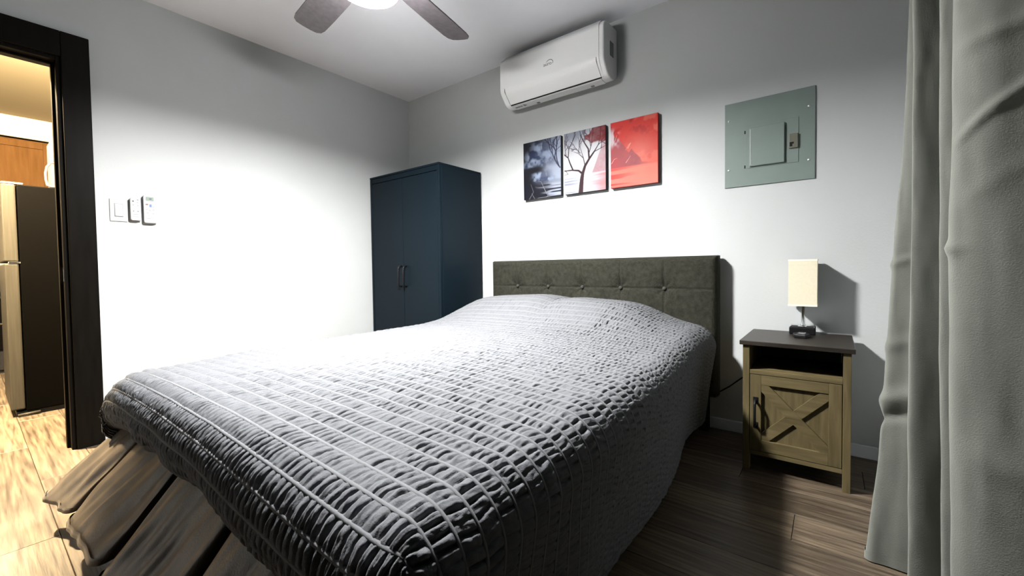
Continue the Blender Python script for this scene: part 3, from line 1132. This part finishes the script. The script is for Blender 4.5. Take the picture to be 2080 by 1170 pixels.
def paint(which, U, V, asp):
    fb = fbm(U * 5 * asp, V * 5, 100 + which, 4)
    fb2 = fbm(U * 12 * asp, V * 12, 140 + which, 3)
    if which == 0:
        c = np.zeros(U.shape + (3,)) + np.array((0.004, 0.004, 0.012))
        glow = sstep(0.30, 1.1, U + 0.35 * (0.5 - np.abs(V - 0.42))) * sstep(0.0, 0.25, V)
        c = mixc(c, (0.55, 0.62, 0.78), glow * 0.95)
        dk = sstep(0.35, 0.05, U) * 0.9
        c = mixc(c, (0.004, 0.004, 0.010), dk)
        for (cu, cv, su, sv, k) in ((0.62, 0.83, 0.36, 0.15, 0.9), (0.35, 0.70, 0.28, 0.12, 0.85), (0.70, 0.66, 0.3, 0.12, 0.5), (0.14, 0.60, 0.16, 0.06, 0.6), (0.48, 0.57, 0.10, 0.04, 0.6), (0.52, 0.37, 0.25, 0.10, 1.0), (0.62, 0.31, 0.22, 0.05, 0.9)):
            m_ = np.exp(-((U - cu) / su) ** 4 - ((V - cv) / sv) ** 4)
            lump = sstep(0.40, 0.64, fbm(U * 8 * asp + cu * 7, V * 8, 171, 3))
            c = mixc(c, (0.45, 0.55, 0.74), m_ * lump * k)
            c = mixc(c, (0.03, 0.05, 0.13), m_ * (1 - lump) * 0.6)
        dkm = np.exp(-((U - 0.28) / 0.30) ** 4 - ((V - 0.50) / 0.06) ** 4)
        c = mixc(c, (0.004, 0.004, 0.012), dkm)
        wat = sstep(0.30, 0.2, V) * sstep(0.35, 0.9, U + 0.2 * (vnoise(U * 3, V * 40, 5) - 0.5))
        st = sstep(0.42, 0.6, vnoise(U * 2.2, V * 38, 8))
        c = mixc(c, (0.004, 0.004, 0.015), sstep(0.32, 0.2, V) * 0.9)
        c = mixc(c, (0.60, 0.66, 0.80), wat * st * 0.9)
        for (pts) in ([(0.15, 0.0), (0.27, 0.12), (0.20, 0.26)], [(0.40, 0.0), (0.60, 0.0), (0.66, 0.02), (0.55, 0.17), (0.32, 0.20)], [(0.60, 0.10), (0.48, 0.28), (0.40, 0.29)], [(0.30, 0.0), (0.22, 0.10)]):
            c = mixc(c, (0.55, 0.55, 0.60), seg_dist(U, V, asp, pts, 0.005, 0.002) * 0.5)
        br = []
        twigs(31, (0.98, 0.47), math.radians(150), 0.42, 3, br)
        twigs(37, (0.95, 0.50), math.radians(110), 0.40, 3, br)
        for pts, d in br:
            c = mixc(c, (0.03, 0.03, 0.07), seg_dist(U, V, asp, pts, 0.003 + 0.003 * d, 0.002 + 0.002 * d) * 0.9)
    elif which == 1:
        c = np.zeros(U.shape + (3,)) + np.array((0.88, 0.89, 0.93))
        g = sstep(0.62, 1.0, V + 0.15 * (0.5 - U) + 0.18 * (fb - 0.5)) * (1 - 0.55 * sstep(0.3, 0.8, U))
        c = mixc(c, (0.22, 0.26, 0.34), g * 0.85)
        wat = sstep(0.30, 0.22, V)
        st = sstep(0.45, 0.62, vnoise(U * 1.6, V * 44, 18))
        c = mixc(c, (0.36, 0.40, 0.52), wat * st * (0.35 + 0.65 * sstep(0.5, 0.0, np.abs(U - 0.1) * 1.2)) * 0.9)
        mtn = sstep(0.0, 0.03, (U - 0.68) * 1.65 - (V - 0.30) - 0.04 * (fb2 - 0.5)) * sstep(0.28, 0.30, V)
        c = mixc(c, (0.55, 0.20, 0.24), mtn * (0.45 + 0.5 * fb2))
        pk = sstep(0.6, 1.0, U + 0.10 * (vnoise(U * 2, V * 40, 77) - 0.5) * 2) * sstep(0.30, 0.26, V)
        c = mixc(c, (0.82, 0.28, 0.30), pk * 0.85)
        T_ = (0.055, 0.022, 0.028)
        trunk = [([(0.41, 0.0), (0.425, 0.12), (0.44, 0.22), (0.46, 0.30)], 0.050, 0.030),
                 ([(0.46, 0.30), (0.36, 0.36), (0.20, 0.385), (0.0, 0.39)], 0.022, 0.008),
                 ([(0.22, 0.385), (0.15, 0.50), (0.10, 0.60), (0.0, 0.66)], 0.016, 0.007),
                 ([(0.10, 0.60), (0.12, 0.74), (0.22, 0.86), (0.30, 0.96)], 0.011, 0.004),
                 ([(0.02, 0.40), (0.10, 0.33), (0.0, 0.32)], 0.006, 0.003),
                 ([(0.46, 0.30), (0.52, 0.42), (0.62, 0.52), (0.74, 0.62)], 0.032, 0.013),
                 ([(0.52, 0.42), (0.48, 0.55), (0.36, 0.64), (0.24, 0.68)], 0.010, 0.003),
                 ([(0.62, 0.52), (0.60, 0.68), (0.50, 0.80), (0.42, 0.92)], 0.018, 0.006),
                 ([(0.61, 0.60), (0.68, 0.75), (0.70, 0.90)], 0.009, 0.004),
                 ([(0.74, 0.62), (0.84, 0.72), (0.90, 0.90)], 0.011, 0.004),
                 ([(0.74, 0.62), (0.92, 0.66), (1.0, 0.68)], 0.008, 0.003),
                 ([(0.48, 0.55), (0.40, 0.74), (0.44, 0.80)], 0.006, 0.003)]
        br = []
        for j, (x_, y_, a_) in enumerate(((0.22, 0.86, 80), (0.12, 0.74, 120), (0.05, 0.64, 100), (0.42, 0.92, 100), (0.50, 0.80, 70), (0.70, 0.88, 90), (0.88, 0.84, 70), (0.90, 0.66, 60), (0.40, 0.64, 130), (0.66, 0.72, 110), (0.10, 0.60, 150), (0.84, 0.72, 30), (0.36, 0.66, 80))):
            twigs(200 + j * 11, (x_, y_), math.radians(a_), 0.17, 2, br)
        for pts, d in br:
            c = mixc(c, (0.12, 0.10, 0.13), seg_dist(U, V, asp, pts, 0.005 + 0.0022 * d, 0.0035) * 0.85)
        for pts, r0, r1 in trunk:
            c = mixc(c, T_, seg_dist(U, V, asp, pts, r0 * 0.85, r1 * 0.95))
        edge = 0.05 * (vnoise(U * 12, V * 12, 61) - 0.5)
        crown = sstep(0.0, 0.02, (V - 0.80) * 0.9 + (U - 0.52) * 0.30 + edge - 0.02) * sstep(0.50, 0.53, U + edge) * sstep(0.75, 0.79, V + 0.06 * (U - 0.7) + edge) * sstep(-0.02, 0.0, 1.0 - V + 0.0)
        top_ = sstep(0.0, 0.02, 0.92 + 0.2 * sstep(0.6, 0.8, U) - V - 0 * edge)
        c = mixc(c, (0.22, 0.010, 0.014), crown * top_ * (0.75 + 0.35 * fb2))
    else:
        c = np.zeros(U.shape + (3,)) + np.array((0.72, 0.045, 0.035))
        c = mixc(c, (0.42, 0.020, 0.022), sstep(0.42, 0.66, fb2) * sstep(0.45, 1.0, V) * 0.85)
        c = mixc(c, (0.85, 0.17, 0.12), sstep(0.45, 0.62, fb) * 0.8 * sstep(0.25, 0.75, U))
        c = mixc(c, (0.88, 0.30, 0.24), np.exp(-((U - 0.62) / 0.4) ** 2 - ((V - 0.48) / 0.25) ** 2) * 0.55)
        m1 = 0.78 - 0.95 * np.abs(U - 0.12) * np.where(U > 0.12, 1.0, 0.25)
        m2 = 0.56 - 1.0 * np.abs(U - 0.46)
        m3 = 0.40 - 0.12 * U + 0.03 * fb
        rid = np.maximum(np.maximum(m1, m2), m3) + 0.06 * (fb2 - 0.5)
        mtn = sstep(-0.005, 0.012, rid - V) * sstep(0.28, 0.31, V) * (1 - 0.7 * sstep(0.55, 0.9, U))
        c = mixc(c, (0.34, 0.10, 0.12), mtn * (0.50 + 0.5 * fb2))
        for pts in ([(0.38, 0.57), (0.44, 0.64), (0.40, 0.62), (0.33, 0.55)], [(0.34, 0.36), (0.44, 0.45)], [(0.02, 0.38), (0.08, 0.44), (0.14, 0.45)], [(0.04, 0.66), (0.10, 0.72), (0.14, 0.80)]):
            c = mixc(c, (0.92, 0.55, 0.48), seg_dist(U, V, asp, pts, 0.006, 0.002) * 0.6)
        tip = np.exp(-((U - 0.06) / 0.14) ** 4 - ((V - 0.76) / 0.13) ** 4) * sstep(0.35, 0.6, fbm(U * 9, V * 9, 300, 2) + 0.25 * (0.2 - U))
        c = mixc(c, (0.75, 0.66, 0.70), tip * 0.9)
        wat = sstep(0.31, 0.27, V)
        c = mixc(c, (0.90, 0.26, 0.20), wat * 0.9)
        st = sstep(0.5, 0.66, vnoise(U * 1.5, V * 42, 58)) * sstep(0.7, 0.0, U)
        c = mixc(c, (0.60, 0.04, 0.04), wat * st * 0.8)
    return np.clip(c, 0, 1) * (0.47, 0.50, 0.60)[which]


ART = [(1.311, 1.625, 'dark canvas print of moonlit blue clouds and bare branches, leftmost of three', M_ARTEDGE_DARK),
       (1.650, 1.953, 'middle canvas print of a bare tree on a pale white lake', M_ARTEDGE_DARK),
       (1.986, 2.283, 'red canvas print of mountains and red sky, rightmost of three', M_ARTEDGE_RED)]
for k, (xa, xb, lab, em) in enumerate(ART):
    t = thing('canvas_print', lab, 'painting', ((xa + xb) / 2, -0.015, AZ0), 'three-panel canvas set above the bed')
    b = MB()
    b.box(xa, xb, -AD, -0.001, AZ0, AZ1, 0.0015)
    b.build('canvas_sides', M_ARTEDGE_DARK if k < 2 else em, t)
    nx_, nz_ = 170, 220
    U, V = np.meshgrid(np.linspace(0, 1, nx_), np.linspace(0, 1, nz_), indexing='ij')
    P = np.stack([xa + 0.001 + U * (xb - xa - 0.002), np.full_like(U, -AD - 0.0006), AZ0 + 0.001 + V * (AZ1 - AZ0 - 0.002)], -1)
    colr = paint(k, U, V, (xb - xa) / (AZ1 - AZ0))
    grid_obj('printed_face', P, M_ART, t, smooth=False, colors=colr)

# ------------------------------------------------------------------ switch and remotes on the left wall
sw = thing('light_switch', 'white rocker light switch plate beside the dark door casing', 'light switch', (0.003, -1.993, 1.187))
b = MB()
b.box(0.0005, 0.006, -2.029, -1.957, 1.187, 1.308, 0.002)
pl = b.build('plate', M_REMOTE, sw)
b = MB()
b.box(0.006, 0.0075, -2.011, -1.975, 1.212, 1.284, 0.0006)
b.build('rocker_frame', M_REMOTE2, pl)
b = MB()
b.prism([(0.0065, 1.215), (0.0115, 1.216), (0.0085, 1.281), (0.0065, 1.281)], 'y', -2.0085, -1.9775)
b.build('rocker', M_REMOTE, sw)


def wall_remote(name, lab, y0, y1, z0, z1, d, lcd):
    t = thing(name, lab, 'remote control', (0.01, (y0 + y1) / 2, z0))
    b = MB()
    b.box(0.0005, 0.012, y0 - 0.002, y1 + 0.002, z0 - 0.003, z0 + (z1 - z0) * 0.45, 0.003)
    b.build('holder', M_REMOTE2, t)
    b = MB()
    out = []
    r = 0.010
    for (cy_, cz_, a0) in ((y1 - r, z1 - r, 0), (y0 + r, z1 - r, 90), (y0 + r, z0 + r, 180), (y1 - r, z0 + r, 270)):
        for j in range(5):
            a = math.radians(a0 + j * 22.5)
            out.append((cy_ + r * math.cos(a), cz_ + r * math.sin(a)))
    b.prism(out, 'x', 0.012, d, 0.003)
    body = b.build('body', M_REMOTE, t)
    w_, h_ = y1 - y0, z1 - z0

    def btn(u, v, su, sv, mm_, nm='button'):
        bb = MB()
        bb.box(d - 0.001, d + 0.0014, y0 + w_ * (u - su / 2), y0 + w_ * (u + su / 2), z0 + h_ * (v - sv / 2), z0 + h_ * (v + sv / 2), 0.0006)
        bb.build(nm, mm_, body)
    if lcd:
        btn(0.5, 0.86, 0.62, 0.14, M_LCD, 'display')
        bb = MB()
        bb.box(d + 0.001, d + 0.0018, y0 + w_ * 0.46, y0 + w_ * 0.64, z0 + h_ * 0.835, z0 + h_ * 0.885)
        bb.build('digits', M_REMOTE3, body)
        btn(0.26, 0.66, 0.20, 0.045, M_REDBTN)
        btn(0.55, 0.62, 0.18, 0.10, M_BLUEBTN)
        for (u, v) in ((0.26, 0.48), (0.50, 0.46), (0.78, 0.48), (0.78, 0.58), (0.30, 0.36), (0.75, 0.34)):
            btn(u, v, 0.16, 0.03, M_REMOTE2)
        btn(0.5, 0.17, 0.5, 0.02, M_REMOTE2)
    else:
        btn(0.28, 0.84, 0.18, 0.05, M_REMOTE3)
        for (u, v) in ((0.75, 0.92), (0.75, 0.80), (0.28, 0.68), (0.75, 0.66), (0.30, 0.42), (0.75, 0.42)):
            btn(u, v, 0.14, 0.04, M_REMOTE2)
        for (u, v) in ((0.30, 0.40), (0.75, 0.40), (0.75, 0.90)):
            btn(u, v, 0.10, 0.025, M_REMOTE3)
        btn(0.5, 0.27, 0.55, 0.02, M_REMOTE2)
        btn(0.5, 0.17, 0.55, 0.02, M_REMOTE2)
    return t


wall_remote('fan_remote', 'small white fan remote in a wall holder, next to the light switch', -1.949, -1.906, 1.196, 1.322, 0.026, False)
wall_remote('air_conditioner_remote', 'larger white remote with grey screen and blue button, farthest from the switch', -1.893, -1.838, 1.186, 1.344, 0.026, True)

# ------------------------------------------------------------------ ceiling fan
FX, FY, BZc = 1.59, -1.48, 2.17
fan = thing('ceiling_fan', 'dark-bladed ceiling fan with a bright white round light', 'ceiling fan', (FX, FY, 2.05))
b = MB()
b.lathe([(0.065, 0.0), (0.065, -0.03), (0.03, -0.05)], (FX, FY, H - 0.0005), 24)
b.build('canopy', M_FANMETAL, fan)
b = MB()
b.lathe([(0.014, 0.0), (0.014, 0.16)], (FX, FY, 2.25), 14)
b.build('downrod', M_FANMETAL, fan)
b = MB()
b.lathe([(0.02, 2.27), (0.085, 2.255), (0.11, 2.22), (0.11, 2.15), (0.095, 2.135), (0.07, 2.125)], (FX, FY, 0), 32)
b.build('motor_housing', M_FANMETAL, fan)
b = MB()
b.lathe([(0.118, 2.062), (0.124, 2.066), (0.124, 2.108), (0.118, 2.112)], (FX, FY, 0), 40)
b.build('glass_band', M_BAND, fan)
b = MB()
b.lathe([(0.07, 2.126), (0.10, 2.122), (0.12, 2.113), (0.119, 2.105), (0.119, 2.066), (0.122, 2.062), (0.122, 2.040), (0.119, 2.038), (0.1165, 2.040), (0.116, 2.066)], (FX, FY, 0), 40)
kit = b.build('light_kit', M_FANMETAL, fan)
b = MB()
b.lathe([(0.1155, 2.066), (0.112, 2.061), (0.095, 2.058), (0.06, 2.056), (0.002, 2.055)], (FX, FY, 0), 40)
b.build('light_lens', M_LENS, kit)
for k in range(5):
    a = math.radians(101 + 72 * k)
    d = Vector((math.cos(a), math.sin(a), 0))
    n = Vector((-d.y, d.x, 0))
    tilt_ = math.radians(11)
    nn = n * math.cos(tilt_) + Vector((0, 0, math.sin(tilt_)))
    bm = bmesh.new()
    secs = [(0.17, 0.045), (0.22, 0.062), (0.32, 0.070), (0.50, 0.074), (0.62, 0.074), (0.655, 0.068), (0.674, 0.05), (0.679, 0.02)]
    rows = []
    for (r_, hw) in secs:
        c_ = Vector((FX, FY, BZc)) + d * r_
        upv = d.cross(nn)
        rows.append([bm.verts.new(c_ + nn * hw + upv * 0.003), bm.verts.new(c_ - nn * hw + upv * 0.003), bm.verts.new(c_ - nn * hw - upv * 0.003), bm.verts.new(c_ + nn * hw - upv * 0.003)])
    for r0_, r1_ in zip(rows, rows[1:]):
        for j in range(4):
            bm.faces.new((r0_[j], r0_[(j + 1) % 4], r1_[(j + 1) % 4], r1_[j]))
    bm.faces.new(rows[0])
    bm.faces.new(rows[-1][::-1])
    mbk = MB()
    mbk.add_bm(bm)
    bl = mbk.build('blade', M_FANBLADE, fan)
    b = MB()
    c0, c1 = Vector((FX, FY, BZc)) + d * 0.10, Vector((FX, FY, BZc)) + d * 0.24
    bm = bmesh.new()
    quad = []
    for c_, hw in ((c0, 0.018), (c1, 0.034)):
        for s_ in (1, -1):
            for zz in (0.004, 0.008):
                quad.append(bm.verts.new(c_ + nn * hw * s_ - d.cross(nn) * zz))
    bmesh.ops.convex_hull(bm, input=bm.verts)
    b.add_bm(bm)
    b.build('blade_bracket', M_FANMETAL, bl)

# ------------------------------------------------------------------ curtain


def crom(pts, n):
    pts = [np.array(p, float) for p in pts]
    P = [2 * pts[0] - pts[1]] + pts + [2 * pts[-1] - pts[-2]]
    out = []
    for i in range(1, len(P) - 2):
        for t_ in np.linspace(0, 1, n, endpoint=False):
            a, b_, c_, d_ = P[i - 1], P[i], P[i + 1], P[i + 2]
            out.append(0.5 * ((2 * b_) + (-a + c_) * t_ + (2 * a - 5 * b_ + 4 * c_ - d_) * t_ ** 2 + (-a + 3 * b_ - 3 * c_ + d_) * t_ ** 3))
    out.append(P[-2])
    return np.array(out)


bot = [(3.445, -0.70), (3.30, -0.77), (3.215, -0.82), (3.190, -0.872), (3.250, -0.878), (3.335, -0.900), (3.315, -1.03), (3.257, -1.10), (3.315, -1.100), (3.415, -1.075),
       (3.405, -1.190), (3.303, -1.245), (3.320, -1.262), (3.375, -1.255), (3.345, -1.315), (3.300, -1.345), (3.335, -1.372), (3.40, -1.385), (3.455, -1.40), (3.46, -1.45)]
top_ = [(3.445, -0.72), (3.36, -0.79), (3.295, -0.84), (3.272, -0.885), (3.305, -0.905), (3.345, -0.935), (3.310, -1.03), (3.252, -1.10), (3.300, -1.105), (3.395, -1.095),
        (3.385, -1.195), (3.281, -1.245), (3.298, -1.265), (3.345, -1.265), (3.322, -1.315), (3.279, -1.345), (3.315, -1.376), (3.39, -1.395), (3.455, -1.41), (3.46, -1.45)]
cb, ct = crom(bot, 16), crom(top_, 16)
nz_ = 260
zz = np.linspace(0.012, 2.30, nz_)
tz = (zz / 2.30)
mixw = 1 - (1 - tz) ** 2.2
P = np.zeros((len(cb), nz_, 3))
P[..., :2] = cb[:, None, :] * (1 - mixw)[None, :, None] + ct[:, None, :] * mixw[None, :, None]
P[..., 2] = zz[None, :]
ii = np.arange(len(cb))[:, None] / 16.0
ZZ = np.repeat(zz[None, :], len(cb), 0)
crease = 0.010 * (fbm(ii * 0.9 + ZZ * 0.5, ZZ * 3.2, 501, 3) - 0.5)
# slanting press folds across the near panel and pinches low on the far fold
pan = sstep(15.0, 16.0, ii)
for (i0, z0, sl, am, wd_) in ((16.6, 1.32, 0.012, 0.0045, 0.014), (16.6, 1.205, 0.060, 0.0055, 0.011), (16.8, 1.08, 0.05, 0.0015, 0.02), (16.9, 0.52, -0.01, 0.003, 0.03)):
    crease = crease - pan * am * np.exp(-((ZZ - z0 - sl * (ii - i0)) / wd_) ** 2)
low = sstep(5.0, 4.0, ii) * sstep(1.0, 2.0, ii)
for (z0, am, wd_) in ((0.60, 0.004, 0.02), (0.44, 0.009, 0.025), (0.385, -0.007, 0.016), (0.84, 0.004, 0.012)):
    crease = crease - low * am * np.exp(-((ZZ - z0 - 0.02 * ii) / wd_) ** 2)
mid = sstep(13.0, 14.0, ii) * sstep(16.0, 15.0, ii)
crease = crease - mid * 0.006 * np.exp(-((ZZ - 0.93) / 0.012) ** 2)
Nn = normals(P)
sgn = np.sign(-Nn[..., 0:1] - Nn[..., 1:2] + 1e-9)
P = P + Nn * sgn * (-crease[..., None]) * 1.0
P[:, 0, 2] = 0.004
curt = grid_obj('curtain', P, M_CURT, None, origin=(3.3, -1.1, 0.0))
so = curt.modifiers.new('thickness', 'SOLIDIFY')
so.thickness = 0.002
tag(curt, 'long grey blackout curtain hanging in deep folds at the right', 'curtain')
# stitched bottom hem band
hb = P[:, :2, :].copy()
off = Nn[:, :2, :] * sgn[:, :2, :] * 0.0022
hb = hb + off
hb[:, 0, 2] = 0.004
hb[:, 1, 2] = 0.03
grid_obj('hem', hb, M_CURT, curt)

# ------------------------------------------------------------------ kitchen beyond the doorway
fr_ = thing('refrigerator', 'dark-sided steel refrigerator standing in the kitchen beyond the doorway', 'refrigerator', (-1.3, -2.0, 0))
b = MB()
b.box(-1.60, -1.0, -2.298, -1.66, 0.03, 1.475, 0.006)
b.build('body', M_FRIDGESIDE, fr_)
for (z0, z1) in ((0.045, 0.974), (0.986, 1.475)):
    b = MB()
    b.box(-1.60, -1.0, -2.362, -2.302, z0, z1, 0.008)
    d_ = b.build('door', M_STEEL, fr_)
    b = MB()
    hz0, hz1 = (z1 - 0.42, z1 - 0.04) if z0 < 0.5 else (z0 + 0.04, z0 + 0.36)
    b.tube([(-1.55, -2.362, hz0), (-1.55, -2.40, hz0 + 0.01), (-1.55, -2.405, (hz0 + hz1) / 2), (-1.55, -2.40, hz1 - 0.01), (-1.55, -2.362, hz1)], 0.01, 8)
    b.build('handle', M_STEEL, d_)
b = MB()
b.box(-1.04, -1.0, -2.36, -2.27, 1.4755, 1.487, 0.003)
b.build('hinge_cover', M_CREAM, fr_)
b = MB()
b.box(-1.03, -0.998, -2.345, -2.295, 0.9745, 0.9855, 0.002)
b.build('middle_hinge', M_CHROME, fr_)
b = MB()
b.box(-1.58, -1.01, -2.34, -1.70, 0.0, 0.03, 0.003)
b.build('kick_grille', M_BLACK, fr_)
b = MB()
b.tube([(-0.995, -2.335, 0.012), (-0.995, -2.24, 0.014)], 0.009, 8)
b.build('foot_rail', M_STEEL, fr_)

mw = thing('microwave_oven', 'white-fronted appliance with bowed handle standing on the refrigerator', 'appliance', (-1.25, -1.9, 1.476))
b = MB()
b.box(-1.48, -1.0, -2.094, -1.72, 1.4762, 1.735, 0.004)
b.build('body', mat('brown_enamel', (0.006, 0.0025, 0.002), 0.5, spec=0.05), mw)
b = MB()
b.box(-1.48, -0.998, -2.120, -2.0945, 1.4762, 1.845, 0.006)
b.build('front_frame', mat('white_enamel', (0.10, 0.095, 0.085), 0.4, spec=0.1), mw)
b = MB()
b.tube([(-1.01, -2.118, 1.640), (-1.01, -2.145, 1.640), (-1.01, -2.163, 1.61), (-1.01, -2.170, 1.57), (-1.01, -2.170, 1.53), (-1.01, -2.165, 1.49), (-1.01, -2.150, 1.482), (-1.01, -2.118, 1.482)], 0.0065, 10)
b.build('handle', MATS['white_enamel'], mw)

cab = thing('wall_cabinet', 'honey wood kitchen wall cabinet under the cream soffit', 'cabinet', (-3.4, -2.4, 1.45))
b = MB()
b.box(-3.545, -3.25, -3.0, -1.93, 1.45, 2.234, 0.003)
b.build('body', M_CABINET, cab)
for (ya, yb) in ((-2.46, -1.935), (-2.995, -2.47)):
    b = MB()
    b.box(-3.249, -3.232, ya, yb, 1.47, 2.215, 0.003)
    d_ = b.build('door', M_CABINET, cab)
    for (a0, a1, c0, c1, nm) in ((ya, ya + 0.06, 1.47, 2.215, 'stile'), (yb - 0.06, yb, 1.47, 2.215, 'stile'), (ya + 0.0605, yb - 0.0605, 2.155, 2.215, 'rail'), (ya + 0.0605, yb - 0.0605, 1.47, 1.53, 'rail')):
        b = MB()
        b.box(-3.2318, -3.220, a0, a1, c0, c1, 0.002)
        b.build(nm, M_CABINET, d_)
rg = thing('kitchen_range', 'black kitchen range glimpsed past the refrigerator at the left edge', 'stove', (-3.24, -2.55, 0))
b = MB()
b.box(-3.545, -2.96, -2.93, -2.17, 0.03, 0.84, 0.004)
b.build('body', M_BLACK, rg)
b = MB()
b.box(-3.545, -2.95, -2.935, -2.165, 0.8405, 0.865, 0.004)
b.build('cooktop', M_FRIDGESIDE, rg)
b = MB()
b.box(-2.959, -2.94, -2.92, -2.18, 0.22, 0.75, 0.004)
d_ = b.build('oven_door', M_FRIDGESIDE, rg)
b = MB()
b.tube([(-2.935, -2.86, 0.70), (-2.905, -2.85, 0.70), (-2.905, -2.25, 0.70), (-2.935, -2.24, 0.70)], 0.009, 8)
b.build('handle', M_STEEL, d_)
b = MB()
b.box(-3.52, -2.98, -2.90, -2.20, 0.0, 0.03)
b.build('plinth', M_BLACK, rg)
